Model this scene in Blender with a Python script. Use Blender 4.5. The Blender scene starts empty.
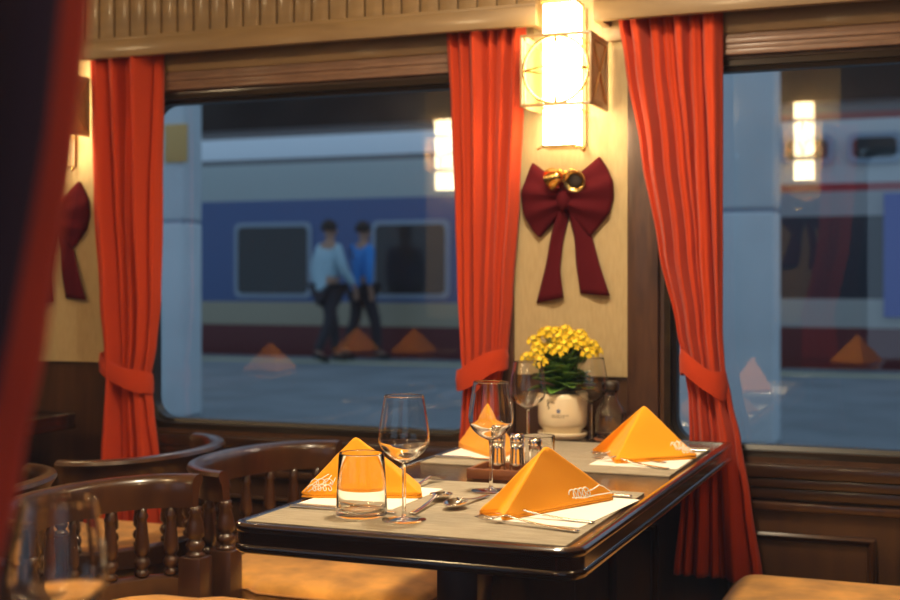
import bpy, bmesh, math, random
from mathutils import Vector, Matrix, noise
from mathutils.bvhtree import BVHTree
R = random.Random(7)
PI = math.pi
scene = bpy.context.scene
C = scene.collection

# ------------------------------------------------------------------ camera frame
F = 1290.0
YAW = math.atan(510 / F)
EYE = 1.17
CO, SI = math.cos(YAW), math.sin(YAW)

def at(u, v, Y):            # survey helper: the point at depth Y from the camera wall seen at (u, v)
    k = (u - 450) / F
    d = Y / (k * SI + CO)
    return Vector((d * (k * CO - SI), Y, EYE - (v - 280) / F * d))

def on(u, v, z):            # the point at height z seen at (u, v)
    d = (EYE - z) * F / (v - 280)
    k = (u - 450) / F
    return Vector((d * (k * CO - SI), d * (k * SI + CO), z))

# ------------------------------------------------------------------ materials
def new_mat(name):
    m = bpy.data.materials.new(name); m.use_nodes = True
    nt = m.node_tree
    b = nt.nodes['Principled BSDF']
    return m, nt, b

def plain(name, col, rough=.5, metal=0, coat=0, spec=.5, bump=0, bscale=200, var=0, sheen=0, emit=None, es=0):
    m, nt, b = new_mat(name)
    b.inputs['Base Color'].default_value = (*col, 1)
    b.inputs['Roughness'].default_value = rough
    b.inputs['Metallic'].default_value = metal
    b.inputs['Coat Weight'].default_value = coat
    b.inputs['Coat Roughness'].default_value = .08
    b.inputs['Specular IOR Level'].default_value = spec
    b.inputs['Sheen Weight'].default_value = sheen
    if emit:
        b.inputs['Emission Color'].default_value = (*emit, 1)
        b.inputs['Emission Strength'].default_value = es
    if bump or var:
        tc = nt.nodes.new('ShaderNodeTexCoord')
        n = nt.nodes.new('ShaderNodeTexNoise'); n.inputs['Scale'].default_value = bscale; n.inputs['Detail'].default_value = 3
        nt.links.new(tc.outputs['Object'], n.inputs['Vector'])
        if bump:
            bp = nt.nodes.new('ShaderNodeBump'); bp.inputs['Strength'].default_value = bump; bp.inputs['Distance'].default_value = .002
            nt.links.new(n.outputs['Fac'], bp.inputs['Height']); nt.links.new(bp.outputs['Normal'], b.inputs['Normal'])
        if var:
            n2 = nt.nodes.new('ShaderNodeTexNoise'); n2.inputs['Scale'].default_value = bscale * .08; n2.inputs['Detail'].default_value = 4
            nt.links.new(tc.outputs['Object'], n2.inputs['Vector'])
            mx = nt.nodes.new('ShaderNodeMix'); mx.data_type = 'RGBA'
            mx.inputs[6].default_value = (*[c * (1 - var) for c in col], 1)
            mx.inputs[7].default_value = (*[min(1, c * (1 + var)) for c in col], 1)
            rp = nt.nodes.new('ShaderNodeValToRGB'); rp.color_ramp.elements[0].position = .35; rp.color_ramp.elements[1].position = .65
            nt.links.new(n2.outputs['Fac'], rp.inputs['Fac'])
            nt.links.new(rp.outputs['Color'], mx.inputs[0]); nt.links.new(mx.outputs[2], b.inputs['Base Color'])
    return m

def wood(name, c1, c2, scale=(2, 30, 30), rough=.35, coat=.4, bump=.08):
    m, nt, b = new_mat(name)
    tc = nt.nodes.new('ShaderNodeTexCoord'); mp = nt.nodes.new('ShaderNodeMapping')
    mp.inputs['Scale'].default_value = scale
    n = nt.nodes.new('ShaderNodeTexNoise'); n.inputs['Scale'].default_value = 1.0; n.inputs['Detail'].default_value = 6; n.inputs['Roughness'].default_value = .6
    n.inputs['Distortion'].default_value = .6
    rp = nt.nodes.new('ShaderNodeValToRGB')
    rp.color_ramp.elements[0].position = .3; rp.color_ramp.elements[0].color = (*c1, 1)
    rp.color_ramp.elements[1].position = .7; rp.color_ramp.elements[1].color = (*c2, 1)
    nt.links.new(tc.outputs['Object'], mp.inputs['Vector']); nt.links.new(mp.outputs['Vector'], n.inputs['Vector'])
    nt.links.new(n.outputs['Fac'], rp.inputs['Fac']); nt.links.new(rp.outputs['Color'], b.inputs['Base Color'])
    bp = nt.nodes.new('ShaderNodeBump'); bp.inputs['Strength'].default_value = bump; bp.inputs['Distance'].default_value = .002
    nt.links.new(n.outputs['Fac'], bp.inputs['Height']); nt.links.new(bp.outputs['Normal'], b.inputs['Normal'])
    b.inputs['Roughness'].default_value = rough
    b.inputs['Coat Weight'].default_value = coat; b.inputs['Coat Roughness'].default_value = .12
    return m

def weave(name, c1, c2, sx, sy, rough=.8, bump=.3, axis='XY'):
    m, nt, b = new_mat(name)
    tc = nt.nodes.new('ShaderNodeTexCoord'); sp = nt.nodes.new('ShaderNodeSeparateXYZ')
    nt.links.new(tc.outputs['Object'], sp.inputs[0])
    def wv(sock, s):
        mu = nt.nodes.new('ShaderNodeMath'); mu.operation = 'MULTIPLY'; mu.inputs[1].default_value = s
        si = nt.nodes.new('ShaderNodeMath'); si.operation = 'SINE'
        nt.links.new(sock, mu.inputs[0]); nt.links.new(mu.outputs[0], si.inputs[0]); return si.outputs[0]
    ad = nt.nodes.new('ShaderNodeMath'); ad.operation = 'ADD'
    nt.links.new(wv(sp.outputs[axis[0]], sx), ad.inputs[0]); nt.links.new(wv(sp.outputs[axis[1]], sy), ad.inputs[1])
    n = nt.nodes.new('ShaderNodeTexNoise'); n.inputs['Scale'].default_value = 25; n.inputs['Detail'].default_value = 5
    mp = nt.nodes.new('ShaderNodeMapping'); mp.inputs['Scale'].default_value = (.5, 13, 1) if axis == 'XY' else (6, 1, 1)
    nt.links.new(tc.outputs['Object'], mp.inputs['Vector']); nt.links.new(mp.outputs[0], n.inputs['Vector'])
    a2 = nt.nodes.new('ShaderNodeMath'); a2.operation = 'MULTIPLY_ADD'; a2.inputs[1].default_value = .09
    nt.links.new(ad.outputs[0], a2.inputs[0]); nt.links.new(n.outputs['Fac'], a2.inputs[2])
    rp = nt.nodes.new('ShaderNodeValToRGB')
    rp.color_ramp.elements[0].position = .22; rp.color_ramp.elements[0].color = (*c1, 1)
    rp.color_ramp.elements[1].position = .75; rp.color_ramp.elements[1].color = (*c2, 1)
    nt.links.new(a2.outputs[0], rp.inputs['Fac']); nt.links.new(rp.outputs['Color'], b.inputs['Base Color'])
    bp = nt.nodes.new('ShaderNodeBump'); bp.inputs['Strength'].default_value = bump; bp.inputs['Distance'].default_value = .001
    nt.links.new(ad.outputs[0], bp.inputs['Height']); nt.links.new(bp.outputs['Normal'], b.inputs['Normal'])
    b.inputs['Roughness'].default_value = rough; b.inputs['Specular IOR Level'].default_value = .25
    return m

def cloth(name, col, transl=.3, rough=.85, bs=900, bump=.15):
    m = plain(name, col, rough, bump=bump, bscale=bs, spec=.2, sheen=.15)
    nt = m.node_tree; b = nt.nodes['Principled BSDF']; out = nt.nodes['Material Output']
    t = nt.nodes.new('ShaderNodeBsdfTranslucent'); t.inputs['Color'].default_value = (*col, 1)
    mx = nt.nodes.new('ShaderNodeMixShader'); mx.inputs[0].default_value = transl
    nt.links.new(b.outputs[0], mx.inputs[1]); nt.links.new(t.outputs[0], mx.inputs[2]); nt.links.new(mx.outputs[0], out.inputs[0])
    return m

def glass(name, col=(1, 1, 1), rough=0, ior=1.45):
    m, nt, b = new_mat(name)
    g = nt.nodes.new('ShaderNodeBsdfGlass'); g.inputs['Color'].default_value = (*col, 1)
    g.inputs['Roughness'].default_value = rough; g.inputs['IOR'].default_value = ior
    nt.links.new(g.outputs[0], nt.nodes['Material Output'].inputs[0]); return m

def pane_mat(name, tint, refl):
    m, nt, b = new_mat(name)
    t = nt.nodes.new('ShaderNodeBsdfTransparent'); t.inputs['Color'].default_value = (*tint, 1)
    g = nt.nodes.new('ShaderNodeBsdfGlossy'); g.inputs['Roughness'].default_value = 0.0
    fr = nt.nodes.new('ShaderNodeFresnel'); fr.inputs['IOR'].default_value = 1.5
    mu = nt.nodes.new('ShaderNodeMath'); mu.operation = 'MULTIPLY'; mu.inputs[1].default_value = refl; mu.use_clamp = True
    mx = nt.nodes.new('ShaderNodeMixShader')
    nt.links.new(fr.outputs[0], mu.inputs[0]); nt.links.new(mu.outputs[0], mx.inputs[0])
    nt.links.new(t.outputs[0], mx.inputs[1]); nt.links.new(g.outputs[0], mx.inputs[2])
    nt.links.new(mx.outputs[0], nt.nodes['Material Output'].inputs[0]); return m

def emis(name, col, s):
    m, nt, b = new_mat(name)
    e = nt.nodes.new('ShaderNodeEmission'); e.inputs[0].default_value = (*col, 1); e.inputs[1].default_value = s
    nt.links.new(e.outputs[0], nt.nodes['Material Output'].inputs[0]); return m

M = {}
M['dark_wood'] = wood('dark_wood', (.020, .008, .003), (.046, .019, .007), (3, 25, 25), .28, .4)
M['chair_wood'] = wood('chair_wood', (.030, .011, .004), (.072, .028, .009), (20, 20, 6), .28, .5)
M['table_wood'] = wood('table_wood', (.06, .02, .007), (.12, .042, .014), (30, 3, 3), .12, 1.0, .02)
M['rim_wood'] = wood('rim_wood', (.012, .005, .003), (.03, .011, .005), (8, 8, 40), .15, .7, .03)
M['panel_wood'] = wood('panel_wood', (.045, .018, .006), (.08, .034, .011), (30, 4, 3), .4, .25)
M['pilaster_wood'] = wood('pilaster_wood', (.035, .014, .008), (.09, .038, .019), (40, 40, 6), .45, .2, .4)
M['pelmet_wood'] = wood('pelmet_wood', (.15, .085, .03), (.235, .14, .052), (2.5, 8, 14), .5, .1)
M['band_wood'] = wood('band_wood', (.20, .115, .04), (.29, .17, .066), (3, 8, 20), .5, .1)
M['blind'] = wood('blind', (.11, .05, .026), (.2, .1, .055), (12, 30, 120), .5, .1, .5)
M['gasket'] = plain('gasket', (.012, .009, .007), .4)
M['frame_metal'] = wood('frame_metal', (.016, .010, .006), (.034, .021, .011), (3, 20, 20), .3, .3)
M['wallpaper'] = weave('wallpaper', (.37, .27, .135), (.45, .34, .185), 2400, 900, .8, .12, 'XZ')
M['curtain'] = cloth('curtain', (.60, .058, .012), .28)
M['shade_sheet'] = plain('shade_sheet', (.05, .005, .008), .9)
M['velvet'] = plain('velvet', (.075, .005, .008), .9, sheen=.0, bump=.2, bscale=500, spec=.1)
M['napkin'] = cloth('napkin', (.98, .40, .012), .12, .8, 1100, .12)
M['thread'] = plain('thread', (.9, .85, .75), .6)
M['paper'] = plain('paper', (.88, .85, .78), .7, bump=.05, bscale=300)
M['runner'] = weave('runner', (.17, .14, .095), (.52, .45, .34), 2600, 1150, .75, .5)
M['steel'] = plain('steel', (.75, .72, .68), .14, 1)
M['brass'] = plain('brass', (.72, .48, .17), .25, 1)
M['gold'] = plain('gold', (.95, .66, .22), .18, 1)
M['glass'] = glass('glass', (.985, .985, .98))
M['ceramic'] = plain('ceramic', (.74, .63, .44), .25, coat=.5)
M['motif_dark'] = plain('motif_dark', (.05, .04, .04), .5)
M['motif_blue'] = plain('motif_blue', (.10, .14, .28), .5)
M['leaf'] = plain('leaf', (.065, .15, .016), .4, var=.35, bscale=400)
M['petal'] = plain('petal', (.88, .60, .02), .6, var=.15, bscale=800)
M['bud'] = plain('bud', (.55, .5, .06), .6)
M['soil'] = plain('soil', (.03, .018, .01), .9)
M['cushion'] = plain('cushion', (.60, .28, .05), .75, bump=.25, bscale=120, var=.3, sheen=.3, spec=.25)
M['piping'] = plain('piping', (.45, .2, .05), .8)
M['shade'] = emis('shade', (1, .80, .46), 20.0)
M['amber_panel'] = wood('amber_panel', (.22, .10, .03), (.55, .30, .10), (10, 10, 5), .3, .4)
M['lamp_wood'] = wood('lamp_wood', (.30, .18, .07), (.42, .27, .12), (10, 10, 10), .45, .2)
M['floor'] = plain('floor', (.05, .025, .015), .6, bump=.2, bscale=80)
M['ceiling'] = plain('ceiling', (.62, .5, .34), .7)
M['pane'] = pane_mat('pane', (.92, .95, .97), 3.0)
M['pane_cam'] = pane_mat('pane_cam', (.97, .97, .97), .25)
M['platform'] = plain('platform', (.21, .235, .255), .75, var=.15, bscale=20)
M['platform_line'] = plain('platform_line', (.5, .48, .3), .8)
M['pillar'] = plain('pillar', (.72, .80, .84), .6, var=.05, bscale=30)
M['sign'] = plain('sign', (.75, .45, .14), .6)
M['dark_roof'] = plain('dark_roof', (.06, .045, .04), .8, var=.35, bscale=8)
M['train_glass'] = plain('train_glass', (.02, .028, .032), .12)
M['train_trim'] = plain('train_trim', (.30, .38, .48), .4)
M['door_blue'] = plain('door_blue', (.06, .10, .42), .5)
M['skin'] = plain('skin', (.45, .25, .17), .6)
M['hair'] = plain('hair', (.02, .015, .012), .7)
M['shirt_light'] = plain('shirt_light', (.42, .62, .72), .8)
M['shirt_blue'] = plain('shirt_blue', (.03, .27, .74), .8)
M['trousers'] = plain('trousers', (.025, .025, .035), .8)
M['shoe'] = plain('shoe', (.012, .012, .012), .5)
M['red_wood'] = wood('red_wood', (.15, .05, .017), (.24, .085, .03), (10, 10, 10), .35, .3)

def band_mat(name, bands):           # paint bands of a carriage by height
    m, nt, b = new_mat(name)
    tc = nt.nodes.new('ShaderNodeTexCoord'); sp = nt.nodes.new('ShaderNodeSeparateXYZ')
    mr = nt.nodes.new('ShaderNodeMapRange'); mr.inputs[1].default_value = 0; mr.inputs[2].default_value = 4
    rp = nt.nodes.new('ShaderNodeValToRGB'); rp.color_ramp.interpolation = 'CONSTANT'
    el = rp.color_ramp.elements
    while len(el) > 1: el.remove(el[-1])
    el[0].position = 0; el[0].color = (*bands[0][1], 1)
    for z, c in bands[1:]:
        e = el.new(z / 4); e.color = (*c, 1)
    nt.links.new(tc.outputs['Object'], sp.inputs[0]); nt.links.new(sp.outputs['Z'], mr.inputs[0])
    nt.links.new(mr.outputs[0], rp.inputs['Fac']); nt.links.new(rp.outputs['Color'], b.inputs['Base Color'])
    b.inputs['Roughness'].default_value = .35
    return m

# ------------------------------------------------------------------ mesh builder
class MB:
    def __init__(s): s.v = []; s.f = []; s.mi = []
    def add(s, vs, fs, mi=0):
        o = len(s.v); s.v += [tuple(p) for p in vs]
        for f in fs: s.f.append(tuple(i + o for i in f)); s.mi.append(mi)
        return s
    def box(s, x0, x1, y0, y1, z0, z1, mi=0):
        vs = [(x, y, z) for x in (x0, x1) for y in (y0, y1) for z in (z0, z1)]
        return s.add(vs, [(0, 1, 3, 2), (4, 6, 7, 5), (0, 4, 5, 1), (2, 3, 7, 6), (0, 2, 6, 4), (1, 5, 7, 3)], mi)
    def grid(s, rows, mi=0, close_u=False, close_v=False):
        n = len(rows); k = len(rows[0]); vs = [p for r in rows for p in r]; fs = []
        for i in range(n if close_v else n - 1):
            for j in range(k if close_u else k - 1):
                a = i * k + j; b = i * k + (j + 1) % k; c = ((i + 1) % n) * k + (j + 1) % k; d = ((i + 1) % n) * k + j
                fs.append((a, b, c, d))
        return s.add(vs, fs, mi)
    def loft(s, rings, mi=0):         # closed rings, capped both ends
        o = len(s.v); k = len(rings[0])
        s.grid(rings, mi, close_u=True)
        s.f.append(tuple(o + i for i in reversed(range(k)))); s.mi.append(mi)
        e = o + (len(rings) - 1) * k
        s.f.append(tuple(e + i for i in range(k))); s.mi.append(mi)
        return s
    def lathe(s, prof, n=24, c=(0, 0, 0), closed=False, mi=0):
        rings = [[(c[0] + r * math.cos(2 * PI * i / n), c[1] + r * math.sin(2 * PI * i / n), c[2] + z) for i in range(n)] for r, z in prof]
        if closed:
            return s.grid(rings, mi, close_u=True, close_v=True)
        return s.loft(rings, mi)
    def tube(s, pts, r, n=8, mi=0, flat=None):
        pts = [Vector(p) for p in pts]; rings = []
        up = Vector((0, 0, 1))
        for i, p in enumerate(pts):
            t = (pts[min(i + 1, len(pts) - 1)] - pts[max(i - 1, 0)]).normalized()
            a = up.cross(t)
            if a.length < 1e-3: a = Vector((1, 0, 0))
            a.normalize(); b = t.cross(a)
            rr = r[i] if isinstance(r, (list, tuple)) else r
            fl = 1 if flat is None else flat
            rings.append([p + a * rr * math.cos(2 * PI * j / n) + b * rr * fl * math.sin(2 * PI * j / n) for j in range(n)])
        return s.loft(rings, mi)
    def prism(s, outline, y0, y1, mi=0):   # outline in X,Z
        n = len(outline)
        vs = [(x, y0, z) for x, z in outline] + [(x, y1, z) for x, z in outline]
        fs = [tuple(range(n)), tuple(reversed(range(n, 2 * n)))] + [(i, i + n, (i + 1) % n + n, (i + 1) % n) for i in range(n)]
        return s.add(vs, fs, mi)
    def xform(s, mat):
        s.v = [tuple(mat @ Vector(p)) for p in s.v]; return s
    def build(s, name, mat, parent=None, smooth=False, bevel=0, seg=2, solid=0, sub=0):
        me = bpy.data.meshes.new(name); me.from_pydata(s.v, [], s.f)
        mats = mat if isinstance(mat, (list, tuple)) else [mat]
        for m in mats: me.materials.append(m)
        if len(mats) > 1:
            for p, i in zip(me.polygons, s.mi): p.material_index = i
        bm = bmesh.new(); bm.from_mesh(me); bmesh.ops.recalc_face_normals(bm, faces=bm.faces)
        if bevel:
            eds = [e for e in bm.edges if len(e.link_faces) == 2 and e.calc_face_angle(0) > .6]
            bmesh.ops.bevel(bm, geom=eds, offset=bevel, segments=seg, profile=.5, affect='EDGES', clamp_overlap=True)
        bm.to_mesh(me); bm.free()
        o = bpy.data.objects.new(name, me); C.objects.link(o)
        if parent is not None: o.parent = parent
        if smooth or bevel:
            for p in me.polygons: p.use_smooth = True
            if smooth != 'all':
                me.set_sharp_from_angle(angle=math.radians(40))
        if solid:
            md = o.modifiers.new('solid', 'SOLIDIFY'); md.thickness = solid; md.offset = 0
        if sub:
            md = o.modifiers.new('sub', 'SUBSURF'); md.levels = sub; md.render_levels = sub
        return o

def tag(o, label, cat, group=None):
    o['label'] = label; o['category'] = cat
    if group: o['group'] = group
    return o
def thing(name, label, cat, loc=(0, 0, 0), rz=0, group=None):
    o = bpy.data.objects.new(name, None); C.objects.link(o); o.empty_display_size = .05
    o.location = loc; o.rotation_euler = (0, 0, rz)
    return tag(o, label, cat, group)
def struct(o):
    o['kind'] = 'structure'; return o
KIDS = {}
def dup(o, loc=None, rz=None, label=None, group=None, parent=None, root=True):
    c = o.copy(); C.objects.link(c)
    if parent is not None: c.parent = parent
    for ch in list(o.children): dup(ch, parent=c, root=False)
    if root:
        if loc is not None: c.location = loc
        if rz is not None: c.rotation_euler = (0, 0, rz)
        if label: c['label'] = label
        if group: c['group'] = group
    return c

# ------------------------------------------------------------------ the carriage shell
YW = 3.46            # inner face of the window wall
ZB, ZT = .733, 1.726
WX = [(-2.39, -1.31), (-.715, .34)]
XL, XR = -5.2, 2.4
CEIL = 2.26

def rrect(x0, x1, z0, z1, r, n=8):
    pts = []
    for cx, cz, a0 in ((x1 - r, z1 - r, 0), (x0 + r, z1 - r, 90), (x0 + r, z0 + r, 180), (x1 - r, z0 + r, 270)):
        for i in range(n + 1):
            a = math.radians(a0 + 90 * i / n); pts.append((cx + r * math.cos(a), cz + r * math.sin(a)))
    return pts

def wall_with_windows(name, y0, y1, wins, mat):
    mb = MB()
    mb.box(XL, XR, y0, y1, 0, ZB - .03); mb.box(XL, XR, y0, y1, ZT + .03, CEIL)
    xs = [XL] + [e for w in wins for e in (w[0] - .03, w[1] + .03)] + [XR]
    for a, b in zip(xs[::2], xs[1::2]): mb.box(a, b, y0, y1, ZB - .03, ZT + .03)
    return struct(mb.build(name, mat))

wall_with_windows('wall_back', YW, YW + .1, WX, M['panel_wood'])
OY = .45             # inner face of the opposite wall
OWX = [(-2.22, -1.06), (-.42, .62)]
wall_with_windows('wall_front', OY - .08, OY, OWX, M['panel_wood'])
struct(MB().box(XL, XR, OY - .08, YW + .1, -.05, 0).build('floor', M['floor']))
struct(MB().box(XL, XR, OY - .08, YW + .1, CEIL, CEIL + .05).build('ceiling', M['ceiling']))
struct(MB().box(XL - .05, XL, OY - .08, YW + .1, -.05, CEIL + .05).build('wall_left', M['panel_wood']))
struct(MB().box(XR, XR + .05, OY - .08, YW + .1, -.05, CEIL + .05).build('wall_right', M['panel_wood']))

def window(n, x0, x1, ymid, side, mat, tilt):
    # side +1: room is towards -Y
    root = bpy.data.objects.new('window_%d' % n, None); C.objects.link(root); struct(root)
    root.location = ((x0 + x1) / 2, ymid, ZB)
    w = (x1 - x0) / 2; h = ZT - ZB
    outer = rrect(-w - .034, w + .034, -.034, h + .034, .085); mid = rrect(-w - .012, w + .012, -.012, h + .012, .075); inner = rrect(-w, w, 0, h, .065)
    ring = lambda pts, y: [(x, y, z) for x, z in pts]
    f = -.042 * side
    MB().grid([ring(outer, .03 * side), ring(outer, f), ring(mid, f - .008 * side), ring(mid, -.02 * side), ring(mid, .03 * side)], close_u=True, close_v=True).build('window_frame', M['frame_metal'], root, True)
    mid2 = rrect(-w - .0115, w + .0115, -.0115, h + .0115, .0745)
    MB().grid([ring(mid2, .02 * side), ring(mid2, -.03 * side), ring(inner, -.024 * side), ring(inner, .014 * side)], close_u=True, close_v=True).build('gasket', M['gasket'], root, True)
    p = rrect(-w - .004, w + .004, -.004, h + .004, .068)
    po = MB().add([(x, 0, z) for x, z in p], [tuple(range(len(p)))]).build('pane', mat, root)
    po.rotation_euler = (math.radians(tilt), 0, 0); po.location = (0, .004, 0)
    return root
for i, (a, b) in enumerate(WX): window(i + 1, a, b, YW + .045, 1, M['pane'], .5)
for i, (a, b) in enumerate(OWX): window(i + 3, a, b, OY - .04, -1, M['pane_cam'], 0)

tn = [0]
def trim(mb, mat, **k):
    tn[0] += 1
    return struct(mb.build('trim_%d' % tn[0], mat, **k))

# wallpapered panels between the windows, with dark pilasters beside them
LAMPX = [-.990, -2.700]
P0, P1 = at(516, 250, YW).x, at(629, 250, YW).x
PZ = .905
for k, lx in enumerate(LAMPX):
    dx = (lx - LAMPX[0])
    trim(MB().box(P0 + dx, P1 + dx, YW - .012, YW + .001, PZ, 2.2), M['wallpaper'])
    trim(MB().box(P1 + dx, P1 + dx + .085, YW - .022, YW + .001, .70, 2.0), M['pilaster_wood'], bevel=.004)
    trim(MB().box(P0 + dx - .07, P0 + dx, YW - .022, YW + .001, .70, 2.0), M['pilaster_wood'], bevel=.004)
# below the windows: sill moulding, wainscot rails and framed panels
for a, b in WX:
    trim(MB().box(a - .04, b + .04, YW - .035, YW + .002, .655, .69).box(a - .04, b + .04, YW - .028, YW + .002, .628, .655)
         .box(a - .04, b + .04, YW - .02, YW + .002, .598, .628), M['dark_wood'], bevel=.006)
def mould(x0, x1, z0, z1):
    prof = rrect(x0, x1, z0, z1, .004, 2)
    def off(d): return rrect(x0 + d, x1 - d, z0 + d, z1 - d, .004, 2)
    rg = lambda pts, y: [(x, y, z) for x, z in pts]
    return MB().grid([rg(prof, YW), rg(prof, YW - .012), rg(off(.006), YW - .018), rg(off(.014), YW - .014), rg(off(.02), YW - .004), rg(off(.02), YW)], close_u=True, close_v=True)
rail_z = at(820, 508, YW).z
for x0, x1 in ((-.62, -.16), (-1.38, -.72), (-2.36, -1.44), (-.05, 1.0)):
    trim(MB().box(x0, x1 + .03, YW - .02, YW + .001, rail_z - .012, rail_z + .012), M['chair_wood'], bevel=.006)
    if x0 < -.1: trim(mould(x0 + .03, x1 - .04, .12, rail_z - .07), M['chair_wood'], smooth=True)
trim(MB().box(-.135, -.10, YW - .03, YW + .001, .05, rail_z), M['dark_wood'], bevel=.006)
trim(MB().box(XL, XR, YW - .015, YW + .001, 0, .1), M['dark_wood'], bevel=.004)

# above the windows: pale band, ribbed blind box, then the grooved pelmet in front of the curtain heads
for a, b in WX:
    trim(MB().box(a - .2, b + .2, YW - .021, YW + .001, 1.822, 1.90), M['band_wood'], bevel=.003)
    mb = MB()
    for q in range(4): mb.box(a - .13, b + .13, YW - .024 + .004 * (q % 2), YW + .001, 1.764 + q * .0145, 1.764 + (q + 1) * .0145)
    trim(mb, M['blind'], bevel=.002)
YP = 3.33
def pelmet(x0, x1):
    zb = 1.860
    mb = MB(); mb.box(x0, x1, YP, YP + .025, zb, zb + .052)
    mb.box(x0, x1, YP + .004, YP + .012, zb + .052, zb + .062)
    n = int((x1 - x0) / .057); w = (x1 - x0) / n
    for i in range(n):
        mb.box(x0 + i * w + .0032, x0 + (i + 1) * w - .0032, YP + .006, YP + .022, zb + .05, CEIL - .02)
    mb.box(x0, x1, YP + .018, YP + .024, zb + .03, CEIL - .02)
    for xe in (x0, x1 - .02): mb.box(xe, xe + .02, YP + .02, YW, zb, CEIL - .02)
    return trim(mb, M['pelmet_wood'], bevel=.0015)
pelmet(XL + .02, at(536, 20, YP).x); pelmet(at(593, 20, YP).x, XR - .02)

# ------------------------------------------------------------------ curtains
def curtain(name, label, rows, Y0, nf, amp, seed, tie=None, bottom=True):
    rr = random.Random(seed)
    rows = sorted(rows, key=lambda r: -r[0])
    zs = [r[0] for r in rows]
    x_mid = sum((r[1] + r[2]) / 2 for r in rows) / len(rows)
    base = Vector((x_mid, Y0, zs[-1]))
    root = thing(name, label, 'curtain', base, 0, None)
    def ip(z, c):
        for i in range(len(rows) - 1):
            if rows[i][0] >= z >= rows[i + 1][0]:
                t = (rows[i][0] - z) / (rows[i][0] - rows[i + 1][0]); t = t * t * (3 - 2 * t) * .5 + t * .5
                return rows[i][c] * (1 - t) + rows[i + 1][c] * t
        return rows[-1][c]
    nx, nz = nf * 16, 100
    cuts = [0]
    for k in range(nf): cuts.append(cuts[-1] + rr.uniform(.6, 1.5))
    cuts = [c / cuts[-1] for c in cuts]
    am = [rr.uniform(.6, 1.25) for _ in range(nf)]; sk = [rr.uniform(-.22, .22) for _ in range(nf)]
    dr = [rr.uniform(-1, 1) for _ in range(nf)]; fr = [rr.uniform(1.5, 4) for _ in range(nf)]; of = [rr.uniform(0, 6) for _ in range(nf)]
    W0 = rows[0][2] - rows[0][1]
    grid = []
    for i in range(nz + 1):
        z = zs[0] + (zs[-1] - zs[0]) * i / nz
        xl, xr = ip(z, 1), ip(z, 2); w = xr - xl
        row = []
        h = zs[0] - z
        # boundaries of the folds wander slowly on the way down
        cc = [0] + [c + .028 * math.sin(fr[k] * h + of[k]) + .03 * dr[k] * h for k, c in enumerate(cuts[1:-1])] + [1]
        for k in range(1, len(cc)): cc[k] = max(cc[k], cc[k - 1] + .03)
        cc = [c / cc[-1] for c in cc]
        pinch = .55 + .45 * min(1, w / W0)
        for j in range(nx + 1):
            s = j / nx
            k = 0
            while k < nf - 1 and s > cc[k + 1]: k += 1
            t = (s - cc[k]) / (cc[k + 1] - cc[k])
            wk = (cc[k + 1] - cc[k]) * nf
            tt = t + sk[k] * t * (1 - t)
            ridge = math.sin(PI * min(1, max(0, tt))) ** .9
            grow = 1 + .25 * math.sin(1.7 * h + of[k])
            y = amp * (.65 - 1.6 * ridge * am[k] * min(1.2, wk) * grow) * pinch
            y += .0035 * math.sin(2 * PI * (2.2 * t + .6 * h) + of[k]) * pinch
            y += .006 * noise.noise(Vector((s * 7, z * 3.5, seed))) + .0022 * noise.noise(Vector((s * 22, z * 9, seed + 5)))
            lean = .20 * dr[k] * (t - .5) * math.sin(PI * t)
            x = xl + w * (s + lean / nf * 1.5)
            row.append((x - base.x, y, z - base.z))
        grid.append(row)
    MB().grid(grid).build('drape', M['curtain'], root, 'all', solid=.002)
    if tie:
        (xa, za), (xb, zb_), hh = tie       # left end, right end (centre heights), band height
        cx, hw = (xa + xb) / 2 - base.x, (xb - xa) / 2
        rings = []
        for i in range(40):
            a = 2 * PI * i / 40
            px = cx + hw * math.copysign(abs(math.cos(a)) ** .8, math.cos(a)); py = (amp * 1.2 + .010) * math.sin(a)
            zc = za + (zb_ - za) * ((px - cx) / hw * .5 + .5) - base.z
            if py > 0: zc += 0
            wob = .004 * math.sin(3 * a + seed)
            hb = hh * (1 + .12 * math.sin(2 * a + seed))
            n_ = Vector((math.cos(a), math.sin(a), 0)) * .0022
            wr = .003 * math.sin(5 * a + 2 * seed)
            sec = []
            for side in (1, -1):
                for q in range(7):
                    f_ = (.5 - q / 6) * side
                    bl = 1 + side * 1.0 + (.9 * math.cos(PI * f_ * 1.0) + 1.2 * noise.noise(Vector((a * 1.5, f_ * 4, seed))))
                    sec.append((px + n_.x * bl, py + n_.y * bl, zc + hb * f_ + wob + wr * f_))
            rings.append(sec)
        MB().grid(rings, close_u=True, close_v=True).build('tieback', M['curtain'], root, True)
    return root
YC = 3.405
def prow(lst, Y=YC): return [(at((l + r) / 2, v, Y).z, at(l, v, Y).x, at(r, v, Y).x) for v, l, r in lst]
def ptie(l, r, h, Y=YC):
    a, b = at(*l, Y), at(*r, Y); return ((a.x, a.z), (b.x, b.z), h)
curtain('curtain', 'red-orange curtain tied back at the left end of the window, behind chair backs',
        prow([(50, 87, 160), (120, 89, 160), (200, 91, 159), (300, 98, 158), (345, 103, 154), (380, 105, 148), (410, 103, 152), (455, 100, 157), (540, 96, 165)]), YC, 6, .030, 3,
        ptie((103, 362), (150, 384), .062))
curtain('curtain', 'red-orange curtain with tieback just left of the lit wall lamp, behind the wine glasses',
        prow([(28, 445, 524), (100, 449, 522), (200, 453, 518), (300, 456, 511), (345, 459, 507), (385, 462, 499), (420, 460, 500), (470, 455, 508), (560, 450, 515)]), YC, 6, .030, 11,
        ptie((459, 381), (506, 358), .062))
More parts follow.
